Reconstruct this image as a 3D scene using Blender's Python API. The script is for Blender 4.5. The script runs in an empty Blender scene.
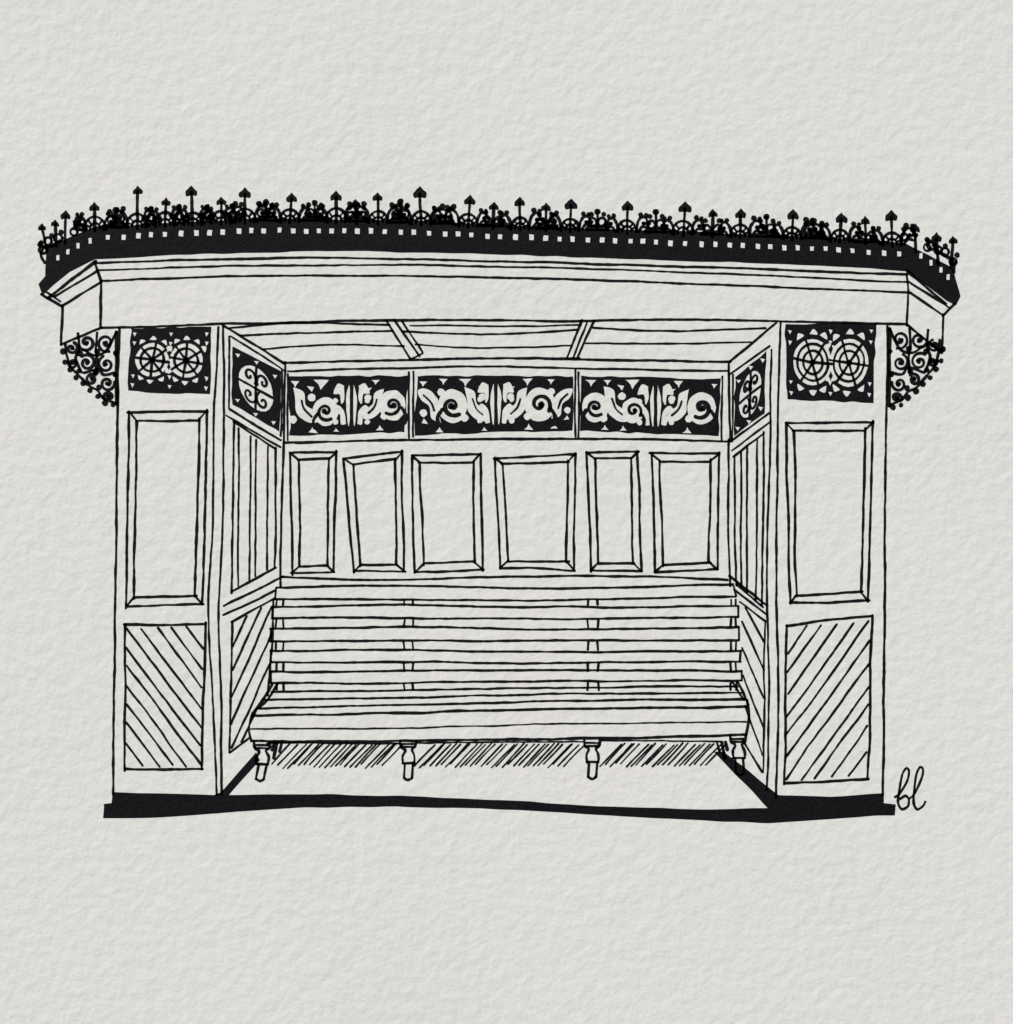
import bpy, math, random, bmesh
from mathutils import Vector
from mathutils.geometry import tessellate_polygon
random.seed(11)
S=0.00025
def W(x,y,z): return ((x-506.5)*S,(512-y)*S,z)
G={}
cur=['x']
whitez=[30e-6]
def grp(n):
    cur[0]=n
    if n not in G: G[n]={'v':[],'f':[],'m':[]}
def layer(col):
    if col=='b': return 20e-6
    if col=='w':
        whitez[0]+=0.12e-6
        return whitez[0]
    return 120e-6       # 'k' : ink over reserved paper
def noise1(n,step):
    k=max(2,int(n/step)+3)
    a=[random.uniform(-1,1) for _ in range(k+2)]
    out=[]
    for i in range(n):
        t=i/step; j=int(t); f=t-j; f=f*f*(3-2*f)
        j=min(j,k)
        out.append(a[j]*(1-f)+a[j+1]*f)
    return out
def resample(p,step=1.6):
    o=[p[0]]
    for a,b in zip(p[:-1],p[1:]):
        d=math.hypot(b[0]-a[0],b[1]-a[1])
        n=max(1,int(round(d/step)))
        for i in range(1,n+1): o.append((a[0]+(b[0]-a[0])*i/n,a[1]+(b[1]-a[1])*i/n))
    return o
def cat(p,n=10):
    q=[p[0]]+list(p)+[p[-1]]
    o=[]
    for i in range(1,len(q)-2):
        p0,p1,p2,p3=q[i-1:i+3]
        for j in range(n):
            t=j/n
            o.append(tuple(0.5*((2*p1[k])+(-p0[k]+p2[k])*t+(2*p0[k]-5*p1[k]+4*p2[k]-p3[k])*t*t+(-p0[k]+3*p1[k]-3*p2[k]+p3[k])*t**3) for k in (0,1)))
    o.append(tuple(p[-1]))
    return o
LW=1.10
def ribbon(p,w,col,wob,wn=0.20,taper=False):
    g=G[cur[0]]; z=layer(col)
    if w<3.3 and col=='b': w*=LW
    p=resample(p); n=len(p)
    if n<2: return
    nx=noise1(n,26); ny=noise1(n,26); jx=noise1(n,6); nw=noise1(n,10); nw2=noise1(n,2.5)
    P=[(p[i][0]+wob*nx[i]+0.25*jx[i],p[i][1]+wob*ny[i]+0.25*jx[-i-1]) for i in range(n)]
    base=len(g['v'])
    mi=1 if col=='w' else 0
    for i in range(n):
        a=P[max(0,i-1)]; b=P[min(n-1,i+1)]
        dx,dy=b[0]-a[0],b[1]-a[1]; d=math.hypot(dx,dy) or 1
        h=w*0.5*(1+wn*nw[i]+0.14*nw2[i])
        if taper: h*=min(1,0.35+1.3*math.sin(math.pi*(i+0.5)/n))
        nxx,nyy=-dy/d*h,dx/d*h
        g['v'].append(W(P[i][0]+nxx,P[i][1]+nyy,z)); g['v'].append(W(P[i][0]-nxx,P[i][1]-nyy,z))
    for i in range(n-1):
        k=base+2*i
        g['f'].append((k,k+1,k+3,k+2)); g['m'].append(mi)
    for e,o in ((0,1),(n-1,n-2)):
        c=P[e]; ang=math.atan2(c[1]-P[o][1],c[0]-P[o][0]); h=w*0.5*(0.5 if taper else 1)
        b0=len(g['v'])
        for j in range(7):
            t=ang-math.pi/2+math.pi*j/6
            g['v'].append(W(c[0]+h*math.cos(t),c[1]+h*math.sin(t),z))
        g['f'].append(tuple(range(b0,b0+7))); g['m'].append(mi)
def L(p,w=2.5,col='b',wob=0.8): ribbon(p,w,col,wob)
def C(p,w=2.5,col='b',wob=0.5,taper=False): ribbon(cat(p),w,col,wob,taper=taper)
def F(p,col='b',j=0.7,st=2.5,ns=4):
    g=G[cur[0]]; z=layer(col)
    q=resample(list(p)+[p[0]],st)[:-1]
    n=len(q); a=noise1(n,ns); b=noise1(n,ns)
    q=[(q[i][0]+j*a[i],q[i][1]+j*b[i]) for i in range(n)]
    tr=tessellate_polygon([[Vector((x,-y,0)) for x,y in q]])
    b0=len(g['v'])
    g['v']+= [W(x,y,z) for x,y in q]
    for t in tr: g['f'].append(tuple(b0+i for i in t)); g['m'].append(1 if col=='w' else 0)
def FC(p,col='b',j=.3): F(cat(list(p)+[p[0]],6)[:-1],col,j,1.6)
def dot(x,y,r,col='b',ry=None):
    ry=ry or r
    F([(x+r*math.cos(t*math.pi/6)*random.uniform(.9,1.1),y+ry*math.sin(t*math.pi/6)*random.uniform(.9,1.1)) for t in range(12)],col,0.15)
def circ(x,y,r,w,col='b',ry=None,a0=0,a1=360):
    ry=ry or r
    n=26
    ribbon([(x+r*math.cos(math.radians(a0+(a1-a0)*i/n)),y+ry*math.sin(math.radians(a0+(a1-a0)*i/n))) for i in range(n+1)],w,col,0.3)
def spiral(cx,cy,r0,r1,a0,turns,sx=1):
    n=int(16*abs(turns))+4
    return [(cx+sx*(r0+(r1-r0)*i/n)*math.cos(math.radians(a0)+turns*2*math.pi*i/n),cy+(r0+(r1-r0)*i/n)*math.sin(math.radians(a0)+turns*2*math.pi*i/n)) for i in range(n+1)]
def interp(tab,x):
    if x<=tab[0][0]: return tab[0][1]
    for a,b in zip(tab[:-1],tab[1:]):
        if x<=b[0]: return a[1]+(b[1]-a[1])*(x-a[0])/(b[0]-a[0])
    return tab[-1][1]
def quad(q):
    tl,tr,br,bl=q
    def f(u,v):
        return tuple((tl[k]*(1-u)+tr[k]*u)*(1-v)+(bl[k]*(1-u)+br[k]*u)*v for k in (0,1))
    return f
def rect(q,w=2.5,wob=0.8):
    for i in range(4):
        a,b=q[i],q[(i+1)%4]
        d=math.hypot(b[0]-a[0],b[1]-a[1]); ex=1.0/d
        L([(a[0]-(b[0]-a[0])*ex,a[1]-(b[1]-a[1])*ex),b],w,wob=wob)
def framed(o,i,w=2.5,wo=0.8):
    rect(o,w,wo); rect(i,w,wo)
    for a,b in zip(o,i): L([a,b],2.2,wob=0.2)

# ---------------------------------------------------------------- roof
T=[(50,246),(72,236),(95,227),(160,223),(250,219),(330,219),(420,221),(520,226),(620,229),(720,233),(820,237),(905,243),(930,255),(952,268)]
B=[(95,259),(200,254),(330,251),(450,253),(600,258),(750,263),(907,269)]
grp('roof_band')
top=[(x,interp(T,x)) for x in (47,60,72,83,95,130,160,200,250,290,330,375,420,470,520,570,620,670,720,770,820,860,905,918,930,942,953)]
bot=[(960,296),(956,305),(946,300),(907,271)]+[(x,interp(B,x)) for x in (850,750,675,600,525,450,390,330,260,200,150,95)]+[(70,272),(52,287),(42,296),(38,284),(45,276)]
F(top+bot,'b',0.6,ns=7)
L([(907,271),(946,303)],3); L([(95,261),(48,298)],3)
x=108
while x<912:
    y=interp(T,x)+11.5+random.uniform(-.5,.5)
    s=random.uniform(1.9,2.4)
    F([(x-s,y-s-.4),(x+s,y-s),(x+s-.3,y+s+.6),(x-s,y+s+.4)],'w',0.5)
    x+=random.uniform(12.5,16.5)
for (x,y) in ((58,258),(68,252),(78,246),(90,241),(921,256),(931,263),(941,270),(948,277)):
    F([(x-1.5,y-2.6),(x+1.5,y-3),(x+1.5,y+2.4),(x-1.5,y+2.6)],'w',0.3)

# cresting
grp('cresting')
def finial(x,y,h,s=1.0,lean=0):
    tx=x+lean; ty=y-h
    L([(x,y+4),(x+lean*.5,y-h*.5),(tx,ty)],2.9,wob=0.3)
    # rounded trefoil head with a short tip
    FC([(tx,ty-6*s),(tx+2.2*s,ty-3.4*s),(tx+4.8*s,ty-.8*s),(tx+4.4*s,ty+2.8*s),(tx+1.4*s,ty+2.6*s),(tx-1.4*s,ty+2.6*s),(tx-4.4*s,ty+2.8*s),(tx-4.8*s,ty-.8*s),(tx-2.2*s,ty-3.4*s)],'b',0.4)
def leafcurl(x,y,sg,sc):
    C([(x,y+3),(x+sg*1.5*sc,y-7*sc),(x+sg*6*sc,y-13*sc),(x+sg*11*sc,y-12*sc),(x+sg*12*sc,y-7*sc),(x+sg*8.5*sc,y-6*sc)],3.0,wob=.4)
    dot(x+sg*8.3*sc,y-6.5*sc,2.4*sc)
    C([(x+sg*3*sc,y+2),(x+sg*7*sc,y-3*sc),(x+sg*13*sc,y-2*sc),(x+sg*14*sc,y-6*sc)],2.8,wob=.4)
    dot(x+sg*14*sc,y-6.5*sc,2.7*sc)
    dot(x+sg*5*sc,y-16*sc,3.0*sc); dot(x+sg*11*sc,y-15.5*sc,2.5*sc)
tall=[(65,23,1),(95,19,1.05),(137,33,.95),(165,20,.95),(193,29,1.2),(221,18,1),(245,25,1.2),(290,20,1.1),(336,22,1.15),(378,22,1),(421,27,1.35),(468,22,1.15),(520,23,1.1),(570,22,1.25),(627,22,1.2),(683,23,1.3),(740,19,1.1),(792,20,1.2),(840,19,1.2),(892,25,1.25),(916,19,1),(938,21,1.1)]
for i,(x,h,s) in enumerate(tall):
    y=interp(T,x)
    finial(x,y,h,s,random.uniform(-1.8,1.8))
    if 75<x<905:
        sc=random.uniform(.85,1.05)
        r=10.5*sc
        circ(x,y+2,r,2.8,'b',r*1.15,180,360); circ(x,y+2,r*.5,2.4,'b',r*.55,180,360)
        for a in (200,228,312,340):
            ra=math.radians(a)
            L([(x+r*.5*math.cos(ra),y+2+r*.55*math.sin(ra)),(x+r*math.cos(ra),y+2+r*1.15*math.sin(ra))],2.0,wob=.2)
        for sg in (-1,1):
            leafcurl(x+sg*9,y,sg,random.uniform(.8,1.05))
allx=sorted([t[0] for t in tall])
for a,b in zip(allx[:-1],allx[1:]):
    if b-a<36: 
        m=(a+b)/2; y=interp(T,m); circ(m,y-6,3.4,2.4); dot(m,y-14,2.9); L([(m,y-8),(m,y-13)],2.2,wob=.1); continue
    m=(a+b)/2+random.uniform(-2,2); y=interp(T,m)
    k=random.choice((0,1,2))
    h=random.uniform(15,19)
    if k==0:
        finial(m,y,h,.95,random.uniform(-1,1)); 
        for sg in (-1,1): C([(m,y-3),(m+sg*5,y-8),(m+sg*9,y-6),(m+sg*7,y-2)],2.8)
        for sg in (-1,1): dot(m+sg*7,y-12,2.7)
    elif k==1:
        circ(m-4.5,y-6,4,2.5); circ(m+4.5,y-6.5,4,2.5); L([(m,y),(m,y-h)],2.4,wob=.2); dot(m,y-h,3.4)
        dot(m-6,y-14,2.8); dot(m+6.5,y-14,2.6)
    else:
        C([(m-9,y),(m-8,y-9),(m,y-13),(m+8,y-9),(m+9,y)],2.8); circ(m,y-3,3.2,2.3)
        for q in (-8,0,8): dot(m+q,y-16+abs(q)*.35,3.0)
    F([(m-12,y-1),(m-4,y-3.5),(m+3,y-2),(m+12,y-3),(m+12,y+3),(m-12,y+3)],'b',.6)
for (x,y) in ((48,241),(43,250),(58,238),(74,232),(83,228),(945,252),(953,262),(931,246),(938,250)):
    circ(x,y,random.uniform(3,4.2),2.6); dot(x+random.uniform(-5,5),y-random.uniform(4,7),2.9)
finial(47,248,20,.8,-5); finial(56,242,18,.8,-1); finial(951,264,23,.9,2); dot(41,243,3)
C([(45,262),(41,255),(44,248),(52,246),(60,241)],3.2); C([(954,272),(953,262),(946,256),(936,250)],3.2)

# fascia
grp('fascia')
C([(95,263),(200,260),(330,258),(450,260),(600,264),(750,269),(907,275)],2.4)
C([(97,270),(250,266),(400,265),(560,268),(720,274),(908,282)],2.0)
C([(100,281),(250,276),(400,276),(560,279),(720,285),(908,292)],2.3)
L([(95,262),(101,282)],2.6); L([(101,281),(101,328)],2.5)
L([(97,270),(56,296)],2.2); L([(101,282),(62,305)],2.5)
L([(42,294),(62,306)],2.6); L([(62,305),(61,345)],2.5); L([(61,345),(101,328)],2.5); L([(47,293),(60,302)],2.0)
C([(101,328),(230,324),(400,320),(560,321),(720,320),(907,324)],2.4)
L([(907,275),(909,293)],2.5); L([(909,292),(906,325)],2.5)
L([(908,281),(949,308)],2.3); L([(909,293),(943,315)],2.5); L([(955,303),(943,316)],2.6); L([(943,314),(942,353)],2.5); L([(942,353),(907,324)],2.4)

# brackets
grp('roof_brackets')
def bracket(sx,ox,oy,h):
    def p(a,b): return (ox+sx*a,oy+b*h/74)
    def sp(a,b,r,t0,tn,w=3.0):
        c=p(a,b); ribbon([(c[0]+sx*(q[0]),c[1]+q[1]) for q in spiral(0,0,1.8,r,t0,tn)],w,'b',.4); dot(c[0],c[1],2.2)
    L([p(1,2),p(1,76)],3.4)
    for a,b,r,t0,tn in ((12,13,9,0,1.3),(31,13,8.5,90,-1.2),(46,19,6,180,1.2),(12,35,8.5,40,-1.3),(31,34,9,200,1.3),(11,55,7.5,120,1.2),(26,51,6,300,-1.2),(9,68,5,0,1.1),(45,34,5,20,-1.1)):
        sp(a,b,r,t0,tn)
    C([p(52,14),p(51,26),p(47,38),p(40,46),p(34,52),p(27,58),p(20,62),p(14,70),p(3,75)],2.8,wob=1)
    for a,b in ((55,22),(53,33),(48,41),(42,49),(35,55),(28,62),(20,68),(13,75),(5,77),(21,22),(22,43),(38,24),(2,24),(3,46),(39,42),(19,59)):
        dot(*p(a,b),random.uniform(2.3,3.4))
    for q in (((2,3),(12,22),(24,26),(34,20)),((21,3),(22,18),(21,30),(22,44)),((3,44),(14,46),(20,40),(34,44)),((40,4),(39,20),(42,30),(36,44))):
        C([p(*k) for k in q],2.8)
bracket(-1,118,330,72)
bracket(1,888,326,78)

# ---------------------------------------------------------------- fretwork
def wheelpanel(q,cs,ru,lattice=False):
    F(q,'b',.9)
    f=quad(q)
    w=math.hypot(q[1][0]-q[0][0],q[1][1]-q[0][1]); h=math.hypot(q[3][0]-q[0][0],q[3][1]-q[0][1])
    rv=min(.45,ru*w/h*(1.15 if lattice else 1))
    for cu in cs:
        for a in range(0,360,30):
            ra=math.radians(a+random.uniform(-4,4)); k0,k1=1.22,1.5
            pa=[(cu+ru*k*math.cos(ra+dd),.5+rv*k*math.sin(ra+dd)) for k,dd in ((k0,-.17),(k1*.95,0),(k0,.17))]
            if all(.05<u<.95 and .06<v<.94 for u,v in pa): FC([f(*z) for z in pa],'w',.2)
    for u in (.05,.5,.95):
        for v in (.10,.9,.24,.76):
            a=f(u,v); F([(a[0]-1.8,a[1]-1.8),(a[0]+2,a[1]-1.2),(a[0],a[1]+2.6)],'w',.4)
    for cu in cs:
        F([f(cu+ru*math.cos(t*math.pi/12),.5+rv*math.sin(t*math.pi/12)) for t in range(24)],'w',.5)
    for cu in cs:
        for rr in ((.70,) if not lattice else (.78,.5)):
            ribbon([f(cu+ru*rr*math.cos(t*math.pi/12),.5+rv*rr*math.sin(t*math.pi/12)) for t in range(25)],2.6,'k',.5)
        n=8 if not lattice else 6
        for i in range(n):
            ra=math.radians(360/n*i+8+random.uniform(-6,6))
            L([f(cu,.5),f(cu+ru*math.cos(ra),.5+rv*math.sin(ra))],2.6,'k',.4)
        c=f(cu,.5); dot(c[0],c[1],3.2,'k')
grp('fretwork_panels')
wheelpanel([(131,328),(211,327),(210,395),(128,391)],[.28,.70],.205)
wheelpanel([(785,324),(876,323),(873,403),(787,400)],[.30,.71],.22,True)
def bigscroll(f,u,v,s,sg,a0=90):
    x,y=f(u,v)
    s*=1.12
    FC([(x+13.5*s*math.cos(t*math.pi/5),y+15*s*math.sin(t*math.pi/5)) for t in range(10)],'w',.6)
    ribbon([(x+sg*(q[0]),y+q[1]) for q in spiral(0,0,1.5,9.5*s,a0,1.1)],3.6*s,'k',.4)
    dot(x+sg*1.5,y,3.0*s,'k')
    C([(x+sg*9*s,y+3*s),(x+sg*13*s,y+10*s),(x+sg*12*s,y+17*s)],3.6*s,'k')
def leafopen(f,u,v,s,sg,fl=1):
    x,y=f(u,v); s*=1.1
    FC([(x-sg*9*s,y-fl*16*s),(x-sg*0*s,y-fl*12*s),(x+sg*2*s,y-fl*1*s),(x+sg*9*s,y+fl*5*s),(x+sg*12*s,y+fl*14*s),(x+sg*3*s,y+fl*14*s),(x-sg*6*s,y+fl*6*s),(x-sg*7*s,y-fl*4*s)],'w',.4)
    dot(x+sg*7*s,y-fl*7*s,3.4*s,'w'); dot(x-sg*9*s,y+fl*12*s,3.4*s,'w')
    F([(x+sg*3*s,y-fl*17*s),(x+sg*9*s,y-fl*16*s),(x+sg*7*s,y-fl*12*s)],'w',.4)
    C([(x-sg*2*s,y-fl*5*s),(x+sg*1*s,y+fl*3*s),(x+sg*7*s,y+fl*9*s)],2.0,'k')
def tri(f,u,v,s,fl=1):
    x,y=f(u,v); s*=1.1; F([(x-7*s,y-3.5*s*fl),(x+7*s,y-3.5*s*fl),(x+2*s,y+2*s*fl),(x,y+6*s*fl),(x-2*s,y+1*s*fl)],'w',.5)
def lily(f,u,v,s):
    x,y=f(u,v); s*=1.06
    for k in (-1,1):
        FC([(x+k*2*s,y-19*s),(x+k*5*s,y-8*s),(x+k*4.6*s,y+6*s),(x+k*2.4*s,y+20*s),(x+k*1.5*s,y)],'w',.3)
        FC([(x+k*7*s,y-18*s),(x+k*13*s,y-20*s),(x+k*17*s,y-11*s),(x+k*11*s,y-10*s),(x+k*9.6*s,y-1*s),(x+k*6.8*s,y-6*s)],'w',.3)
        FC([(x+k*5.5*s,y+18*s),(x+k*7*s,y+6*s),(x+k*13*s,y+0*s),(x+k*18*s,y+6*s),(x+k*15*s,y+9*s),(x+k*11*s,y+9*s),(x+k*10*s,y+18*s)],'w',.3)
        dot(x+k*15*s,y-4*s,2.4*s,'w'); dot(x+k*15*s,y+16*s,2.6*s,'w')
def backpanel(q,items):
    F(q,'b',.9); f=quad(q)
    for it in items:
        k=it[0]
        if k=='B': bigscroll(f,*it[1:])
        if k=='V': leafopen(f,*it[1:])
        if k=='Y': lily(f,*it[1:])
        if k=='T': tri(f,*it[1:])
backpanel([(289,376),(408,376),(405,432),(290,436)],[('V',.12,.5,1.05,1,1),('B',.31,.60,.85,-1),('Y',.53,.5,1.0),('V',.73,.5,.9,-1,1),('B',.88,.52,.90,1),('T',.05,.13,.6),('T',.27,.13,.95),('T',.73,.1,.5),('T',.40,.93,.4,-1),('T',.2,.92,.6,-1),('T',.78,.92,.5,-1)])
backpanel([(417,376),(573,376),(573,430),(414,435)],[('V',.10,.5,1.0,-1,-1),('B',.235,.52,1.0,-1),('V',.375,.5,1.0,1,1),('Y',.51,.49,1.0),('V',.65,.5,.95,-1,1),('B',.79,.52,1.02,1,0),('V',.92,.5,.9,1,-1),('T',.04,.12,.5),('T',.17,.09,.6),('T',.31,.1,.8),('T',.71,.1,.7),('T',.86,.1,.5),('T',.16,.93,.5,-1),('T',.44,.94,.4,-1),('T',.72,.93,.6,-1),('T',.88,.93,.5,-1)])
backpanel([(581,376),(720,379),(719,436),(580,431)],[('B',.11,.56,.88,-1),('V',.24,.5,1.05,1,1),('B',.38,.60,.75,1,0),('Y',.54,.5,1.0),('V',.71,.5,.95,-1,1),('B',.87,.52,.96,1),('T',.07,.11,.7),('T',.19,.1,.5),('T',.37,.11,.9),('T',.70,.1,.6),('T',.96,.12,.4),('T',.18,.93,.5,-1),('T',.31,.93,.5,-1),('T',.77,.93,.6,-1)])
def sidepanel(q,mir):
    F(q,'b',.8); f=quad(q)
    def m(u,v): return f(1-u if mir else u,v)
    F([m(.5+.36*math.cos(t*math.pi/10),.5+.36*math.sin(t*math.pi/10)) for t in range(20)],'w',.4)
    for cu,cv,a0,tn in ((.36,.34,0,1.1),(.64,.34,180,-1.1),(.36,.66,40,-1.1),(.64,.66,200,1.1)):
        ribbon([m(cu+q2[0]*.14/10,cv+q2[1]*.14/10) for q2 in spiral(0,0,1.0,10,a0,tn)],2.5,'k',.3)
    L([m(.5,.12),m(.5,.88)],2.4,'k',.2); L([m(.14,.5),m(.86,.5)],2.4,'k',.2)
    for u,v in ((.12,.10),(.88,.12),(.12,.88),(.88,.9),(.5,.06),(.5,.94)):
        a=m(u,v); F([(a[0]-2.5,a[1]-1.6),(a[0]+2.4,a[1]-1),(a[0],a[1]+2.4)],'w',.4)
sidepanel([(232,346),(281,372),(279,432),(232,404)],False)
sidepanel([(735,377),(767,351),(764,413),(734,437)],True)

# ---------------------------------------------------------------- pillars
grp('pillars')
C([(119,328),(117,430),(116,560),(114,700),(113,794)],2.5)
C([(219,327),(214,420),(213,520),(208,620),(213,700),(217,795)],2.1)
C([(223,327),(224,430),(223,520),(219,600),(221,700),(221,795)],2.2)
framed([(129,412),(207,411),(202,604),(126,607)],[(137,421),(199,420),(195,596),(133,598)])
rect([(125,625),(205,624),(202,769),(125,769)])
def hatch(q,n,slope,w=2.2):
    f=quad(q)
    for i in range(n):
        c=-1+2*(i+.5)/n+random.uniform(-.012,.012)
        ts=[]
        for k in range(101):
            u=k/100; v=slope*(u-.5)+.5+c
            if .02<=v<=.985 and .02<=u<=.985: ts.append((u,v))
        if len(ts)>6:
            a,b=ts[0],ts[-1]
            L([f(*a),f(b[0],b[1]+random.uniform(-.008,.008))],w,wob=.9)
hatch([(125,625),(205,624),(202,769),(125,769)],15,.72)
C([(888,326),(886,430),(885,560),(884,700),(883,795)],2.5)
C([(780,322),(778,430),(776,560),(778,690),(776,797)],2.3)
C([(771,350),(770,450),(767,560),(769,700),(767,790)],2.1)
framed([(786,423),(873,422),(868,601),(790,603)],[(794,431),(865,430),(861,592),(796,595)])
rect([(787,625),(872,616),(868,779),(784,783)])
hatch([(787,625),(872,616),(868,779),(784,783)],15,-.72)

# ---------------------------------------------------------------- side walls
grp('side_walls')
L([(222,326),(285,364)]); L([(231,336),(286,371)],2)
L([(229,336),(229,408)],2.2); L([(229,409),(281,440)],2.4); L([(227,416),(280,447)],2.0)
C([(285,362),(284,440),(281,520),(281,588)],2.4)
C([(288,374),(288,440)],2.0)
L([(282,370),(281,436)],2.0)
rect([(234,422),(276,449),(275,568),(232,592)],2.2,.5)
L([(239,428),(238,586)],2.0,wob=.4); L([(251,436),(249,580)],2.0,wob=.4)
L([(256,440),(255,576)],2.0,wob=.4); L([(268,447),(267,570)],2.0,wob=.4)
L([(224,606),(283,576)],2.4); L([(224,616),(276,590)],2.2)
L([(232,622),(275,598)],2.2); L([(232,622),(230,752)],2.2); L([(274,600),(272,640),(268,695)],2.1); L([(230,752),(249,738)],2.2)
for a,b in (((233,646),(247,616)),((233,670),(261,608)),((232,697),(272,607)),((231,724),(272,634)),((231,748),(270,664)),((241,742),(257,708))):
    L([a,b],2.1,wob=.6)
L([(776,324),(730,362)]); L([(769,346),(729,374)],2)
L([(729,362),(730,440)],2.2); L([(733,374),(732,440)],2.0); C([(729,440),(728,520),(730,586)],2.4)
L([(768,414),(732,441)],2.3); L([(770,422),(732,450)],2.0)
rect([(734,456),(764,433),(762,606),(736,584)],2.2,.5)
L([(741,452),(741,588)],2.0,wob=.4); L([(747,447),(747,593)],2.0,wob=.4); L([(757,439),(756,601)],2.0,wob=.4)
L([(730,576),(768,606)],2.4); L([(735,590),(767,616)],2.2)
L([(740,602),(766,622)],2.1); L([(765,622),(763,772)],2.1); L([(743,740),(763,772)],2.2)
for a,b in (((746,608),(764,642)),((742,622),(764,670)),((742,648),(764,698)),((743,676),(763,726)),((745,706),(762,754))):
    L([a,b],2.1,wob=.6)

# ---------------------------------------------------------------- ceiling
grp('ceiling')
C([(228,328),(300,323),(390,325)],2); C([(240,336),(310,333),(393,331)],2.1); C([(262,349),(330,345),(404,346)],2.0)
L([(394,320),(419,356)],2.4); L([(385,321),(410,359)],2.4); L([(402,321),(423,352)],2.0)
L([(410,359),(423,353)],2)
L([(594,320),(578,358)],2.4); L([(582,321),(567,358)],2.4); L([(588,321),(573,358)],2.0); L([(567,358),(579,358)],2)
C([(403,331),(490,334),(577,330)],2.1); C([(410,325),(500,326),(581,325)],1.8); C([(415,345),(490,348),(572,345)],1.8)
C([(593,328),(680,331),(766,328)],2.1); C([(586,343),(670,344),(750,342)],2.0)
C([(284,363),(400,360),(500,358),(620,360),(730,362)],2.5)
C([(288,371),(400,368),(500,367),(620,369),(728,371)],2.2)

# ---------------------------------------------------------------- back wall
grp('back_wall')
C([(284,443),(400,440),(500,439),(620,439),(732,442)],2.4)
L([(409,372),(409,438)],2.0); L([(414,372),(413,437)],2.0); L([(575,370),(575,437)],2.0); L([(579,372),(578,437)],2.0)
L([(722,376),(722,440)],2.2)
wins=[([(290,453),(337,452),(333,572),(292,573)],[(299,460),(329,459),(327,565),(300,566)]),
([(344,459),(402,452),(404,571),(354,571)],[(354,465),(395,460),(396,564),(361,564)]),
([(412,456),(480,454),(483,570),(415,572)],[(420,463),(473,462),(475,562),(423,564)]),
([(495,458),(575,454),(574,570),(500,568)],[(503,464),(568,462),(567,562),(508,561)]),
([(587,452),(638,452),(641,571),(591,570)],[(595,459),(632,458),(633,563),(598,563)]),
([(651,454),(719,454),(717,569),(655,572)],[(660,461),(710,461),(709,562),(663,565)])]
for o,i in wins: framed(o,i,2.4,1.0)
C([(281,577),(400,580),(500,577),(620,576),(728,580)],2.3)

# ---------------------------------------------------------------- floor
grp('floor_base')
F(cat([(104,804),(112,803)],2)+[(113,792),(160,793),(214,795),(221,792),(256,752),(260,760),(229,795)]+cat([(260,795),(300,794),(400,796),(500,800),(600,806),(700,809),(768,808)],6)+[(714,752),(724,752),(778,795),(830,797),(884,793),(884,803),(896,804),(895,815)]+cat([(830,819),(770,823),(700,820),(600,815),(500,809),(400,807),(300,808),(220,813),(160,817),(103,818)],6),'b',.55,ns=9)
C([(268,744),(280,743),(400,743)],1.8); C([(416,743),(500,742),(582,742)],1.8); C([(602,741),(720,741)],1.8)
def hs(a,b,y0,y1,st):
    x=a
    while x<b:
        l=random.uniform(.85,1.05)*(y1-y0)
        L([(x+l*.95,y0+random.uniform(-1,1)),(x,y0+l)],1.7,wob=.3); x+=st*random.uniform(.85,1.15)
hs(272,386,744,767,5.2); hs(414,568,744,767,5.2); hs(600,708,744,766,5.2)

# ---------------------------------------------------------------- bench
NB=set(G)
grp('backrest')
slats=[((276,588),(400,586),(560,588),(733,584),(275,599),(400,600),(560,600),(736,596)),
((273,607),(400,605),(560,607),(738,606),(272,618),(400,618),(560,619),(738,617)),
((271,629),(400,627),(560,629),(739,627),(270,641),(400,641),(560,641),(739,640)),
((271,651),(400,650),(560,652),(741,651),(271,662),(400,662),(560,663),(740,661)),
((271,672),(400,671),(560,670),(742,671),(271,683),(400,683),(560,681),(742,680))]
for s in slats:
    C(s[:4],2.3,wob=.7); C(s[4:],2.3,wob=.7)
    L([s[0],s[4]],2.2,wob=.3); L([s[3],s[7]],2.2,wob=.3)
for y0,y1 in ((600,605),(619,627),(642,650),(663,671),(683,690)):
    for x in (404,413,588,598,276,283,731,736):
        L([(x+random.uniform(-.6,.6),y0),(x+random.uniform(-.6,.6),y1)],2.2,wob=.2)
grp('seat')
C([(272,692),(400,690),(560,688),(738,686)],2.2)
C([(264,700),(400,698),(560,694),(742,693)],2.2)
C([(258,708),(400,705),(560,701),(745,699)],2.4)
C([(252,716),(400,713),(560,709),(747,707)],2.6)
C([(252,716),(249,728),(251,741)],2.6)
C([(251,741),(400,741),(560,739),(680,737),(746,735)],2.6)
C([(747,700),(749,718),(746,736)],2.6)
C([(272,684),(262,700),(252,714)],2.6); C([(277,684),(267,700),(258,708)],2.2)
C([(738,682),(744,694),(748,704)],2.6); C([(733,682),(740,694),(744,700)],2.2)
C([(251,729),(400,728),(560,724),(746,722)],1.7)
grp('legs')
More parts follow.
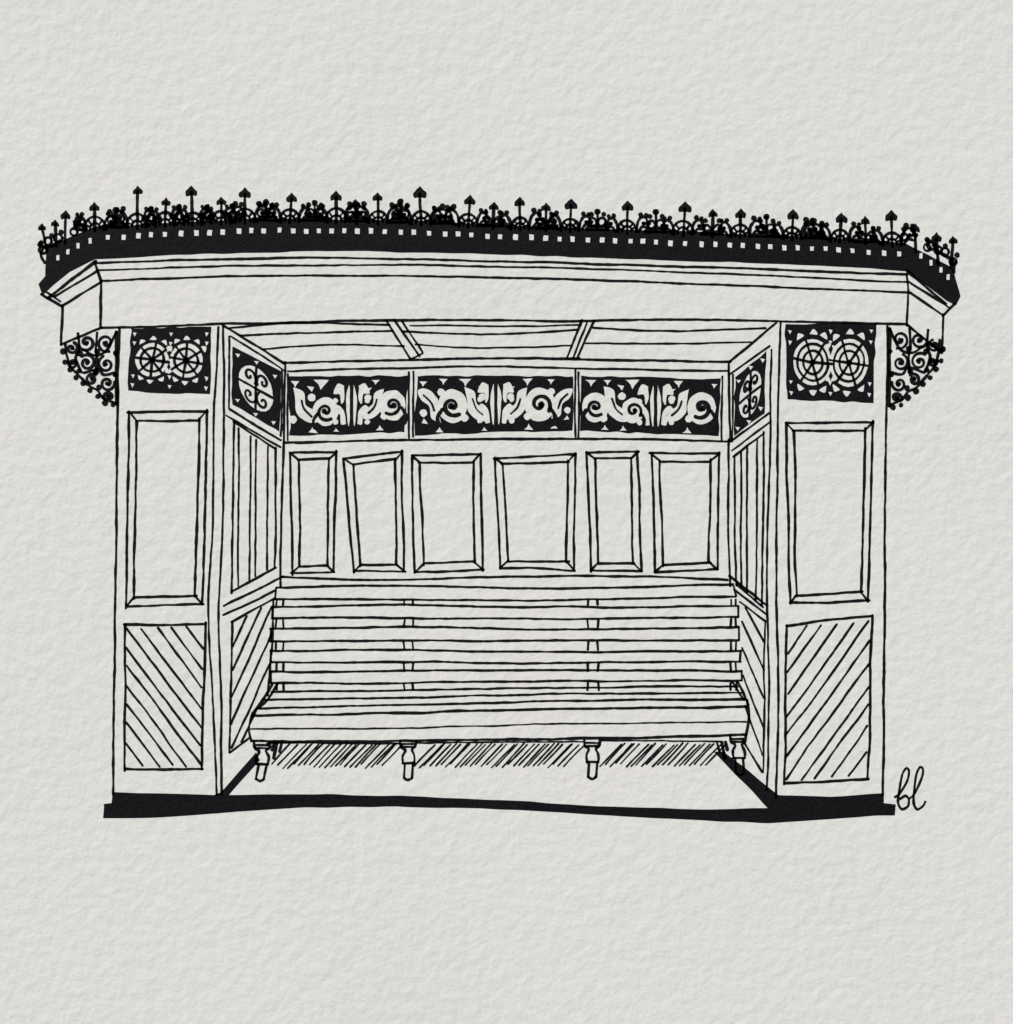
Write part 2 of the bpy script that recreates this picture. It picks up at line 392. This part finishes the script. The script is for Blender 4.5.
for x,y in ((262,742),(408,741),(592,740),(738,736)):
    k=-2 if x<300 else (2 if x>700 else 0)
    C([(x-8,y),(x-7,y+6),(x-3,y+9),(x-5.5,y+15),(x-5+k*.3,y+22)],2.5,wob=.3)
    C([(x+8,y),(x+7,y+6),(x+4,y+9),(x+6.5,y+15),(x+6+k*.3,y+22)],2.5,wob=.3)
    L([(x-5,y+22),(x+6,y+22)],2.4,wob=.2); L([(x-7,y+6),(x+7,y+6)],2.2,wob=.2); L([(x-6,y+3),(x+6,y+3)],2.2,wob=.2)
    L([(x-3,y+23),(x-4+k,y+37)],2.5,wob=.2); L([(x+5,y+23),(x+4+k,y+37)],2.5,wob=.2); C([(x-4+k,y+37),(x+k,y+39),(x+4+k,y+37)],2.5,wob=.2)
for x,d in ((277,-1),(722,1)):
    L([(x,742),(x+d*3,758)],3.2,wob=.3); L([(x-d*5,742),(x-d*2,752)],2.6,wob=.3); L([(x+d*3,742),(x+d*5,750)],3,wob=.3)
BEN=set(G)-NB
grp('letters')
C([(895,797),(900,793),(907,781),(909,771),(906,768),(902,776),(899,792),(898,803),(902,809),(908,806),(909,799),(905,796),(900,799)],2.4,wob=.15)
C([(909,799),(915,793),(921,779),(923,770),(920,767),(916,775),(914,792),(914,803),(917,809),(922,807),(925,802)],2.4,wob=.15)

# ================================================================ materials
def nodes(m):
    m.use_nodes=True; nt=m.node_tree; nt.nodes.clear(); return nt
def papertex(nt,strength):
    N=nt.nodes; K=nt.links
    geo=N.new('ShaderNodeNewGeometry')
    def nz(sc,det,rough,dist=0):
        n=N.new('ShaderNodeTexNoise'); n.inputs['Scale'].default_value=sc; n.inputs['Detail'].default_value=det; n.inputs['Roughness'].default_value=rough; n.inputs['Distortion'].default_value=dist
        K.new(geo.outputs['Position'],n.inputs['Vector']); return n
    a=nz(380,2,.5,0); b=nz(170,1,.5); c=nz(1700,1,.5)
    def mul(o,v):
        m=N.new('ShaderNodeMath'); m.operation='MULTIPLY'; K.new(o,m.inputs[0]); m.inputs[1].default_value=v; return m.outputs[0]
    def add(o,p):
        m=N.new('ShaderNodeMath'); m.operation='ADD'; K.new(o,m.inputs[0]); K.new(p,m.inputs[1]); return m.outputs[0]
    h=add(add(mul(a.outputs['Fac'],1.0),mul(b.outputs['Fac'],.6)),mul(c.outputs['Fac'],.10))
    bp=N.new('ShaderNodeBump'); bp.inputs['Strength'].default_value=strength; bp.inputs['Distance'].default_value=0.0007
    K.new(h,bp.inputs['Height'])
    return geo,a,b,c,bp
def mk_paper():
    m=bpy.data.materials.new('cold_press_paper'); nt=nodes(m); N=nt.nodes;K=nt.links
    geo,a,b,c,bp=papertex(nt,.36)
    big=N.new('ShaderNodeTexNoise'); big.inputs['Scale'].default_value=9; big.inputs['Detail'].default_value=2; K.new(geo.outputs['Position'],big.inputs['Vector'])
    r=N.new('ShaderNodeValToRGB'); K.new(big.outputs['Fac'],r.inputs[0])
    r.color_ramp.elements[0].position=.3; r.color_ramp.elements[0].color=(.80,.785,.705,1)
    r.color_ramp.elements[1].position=.7; r.color_ramp.elements[1].color=(.835,.80,.73,1)
    p=N.new('ShaderNodeBsdfPrincipled'); K.new(r.outputs[0],p.inputs['Base Color']); p.inputs['Roughness'].default_value=.9; p.inputs['Specular IOR Level'].default_value=.15
    K.new(bp.outputs[0],p.inputs['Normal'])
    o=N.new('ShaderNodeOutputMaterial'); K.new(p.outputs[0],o.inputs[0]); return m
def mk_ink():
    m=bpy.data.materials.new('black_ink'); nt=nodes(m); N=nt.nodes;K=nt.links
    geo,a,b,c,bp=papertex(nt,.35)
    r=N.new('ShaderNodeValToRGB'); K.new(c.outputs['Fac'],r.inputs[0])
    r.color_ramp.elements[0].position=.35; r.color_ramp.elements[0].color=(.005,.0045,.005,1)
    r.color_ramp.elements[1].position=.8; r.color_ramp.elements[1].color=(.014,.012,.013,1)
    p=N.new('ShaderNodeBsdfPrincipled'); K.new(r.outputs[0],p.inputs['Base Color']); p.inputs['Roughness'].default_value=.7; p.inputs['Specular IOR Level'].default_value=.08
    K.new(bp.outputs[0],p.inputs['Normal'])
    o=N.new('ShaderNodeOutputMaterial'); K.new(p.outputs[0],o.inputs[0]); return m
PAPER=mk_paper(); INK=mk_ink()
def empty(n):
    e=bpy.data.objects.new(n,None); e.empty_display_size=.02; bpy.context.collection.objects.link(e); return e
shel=empty('shelter_drawing'); ben=empty('bench_drawing'); sig=empty('signature')
for n,g in G.items():
    me=bpy.data.meshes.new(n); me.from_pydata(g['v'],[],g['f']); me.materials.append(INK); me.materials.append(PAPER)
    me.polygons.foreach_set('material_index',g['m']); me.update()
    bm=bmesh.new(); bm.from_mesh(me)
    fl=[f for f in bm.faces if f.normal.z<0]
    bmesh.ops.reverse_faces(bm,faces=fl); bm.to_mesh(me); bm.free()
    o=bpy.data.objects.new(n,me); bpy.context.collection.objects.link(o)
    o.parent = ben if n in BEN else (sig if n=='letters' else shel)

def box(name,x0,x1,y0,y1,z0,z1,mat,bev=0):
    bm=bmesh.new(); bmesh.ops.create_cube(bm,size=1)
    for v in bm.verts:
        v.co=Vector(((x0+x1)/2+v.co.x*(x1-x0),(y0+y1)/2+v.co.y*(y1-y0),(z0+z1)/2+v.co.z*(z1-z0)))
    if bev: bmesh.ops.bevel(bm,geom=bm.edges[:],offset=bev,segments=3,affect='EDGES')
    me=bpy.data.meshes.new(name); bm.to_mesh(me); bm.free(); me.materials.append(mat)
    o=bpy.data.objects.new(name,me); bpy.context.collection.objects.link(o); return o
box('watercolour_paper',-.21,.21,-.148,.148,-.0006,0,PAPER)
wd=bpy.data.materials.new('table_wood'); nt=nodes(wd); N=nt.nodes;K=nt.links
tc=N.new('ShaderNodeTexCoord'); mp=N.new('ShaderNodeMapping'); mp.inputs['Scale'].default_value=(2,30,2); K.new(tc.outputs['Object'],mp.inputs[0])
nz=N.new('ShaderNodeTexNoise'); nz.inputs['Scale'].default_value=4; nz.inputs['Detail'].default_value=6; K.new(mp.outputs[0],nz.inputs['Vector'])
r=N.new('ShaderNodeValToRGB'); r.color_ramp.elements[0].color=(.25,.15,.08,1); r.color_ramp.elements[1].color=(.42,.28,.16,1); K.new(nz.outputs['Fac'],r.inputs[0])
p=N.new('ShaderNodeBsdfPrincipled'); p.inputs['Roughness'].default_value=.5; K.new(r.outputs[0],p.inputs['Base Color']); o=N.new('ShaderNodeOutputMaterial'); K.new(p.outputs[0],o.inputs[0])
box('table_top',-.8,.8,-.5,.5,-.031,-.0007,wd,.004)

# ================================================================ light
el=40; az=125
d=Vector((math.cos(math.radians(el))*math.cos(math.radians(az)),math.cos(math.radians(el))*math.sin(math.radians(az)),math.sin(math.radians(el))))
sl=bpy.data.lights.new('sun','SUN'); sl.energy=3.6; sl.angle=math.radians(3); sl.color=(1,.975,.94)
so=bpy.data.objects.new('sun',sl); bpy.context.collection.objects.link(so); so.rotation_euler=d.to_track_quat('Z','Y').to_euler()
w=bpy.data.worlds.new('World'); bpy.context.scene.world=w; w.use_nodes=True
nt=w.node_tree; bg=nt.nodes['Background']; sk=nt.nodes.new('ShaderNodeTexSky'); sk.sky_type='NISHITA'; sk.sun_disc=False
sk.sun_elevation=math.radians(el); sk.sun_rotation=math.radians(90-az); nt.links.new(sk.outputs[0],bg.inputs[0]); bg.inputs[1].default_value=.06
cam=bpy.data.cameras.new('camera'); cam.lens=50; cam.sensor_width=36; cam.clip_start=.01; cam.clip_end=100
co=bpy.data.objects.new('camera',cam); bpy.context.collection.objects.link(co); co.location=(0,0,1024*S*50/36)
bpy.context.scene.camera=co
bpy.context.scene.view_settings.view_transform='Standard'; bpy.context.scene.view_settings.look='None'; bpy.context.scene.view_settings.exposure=0
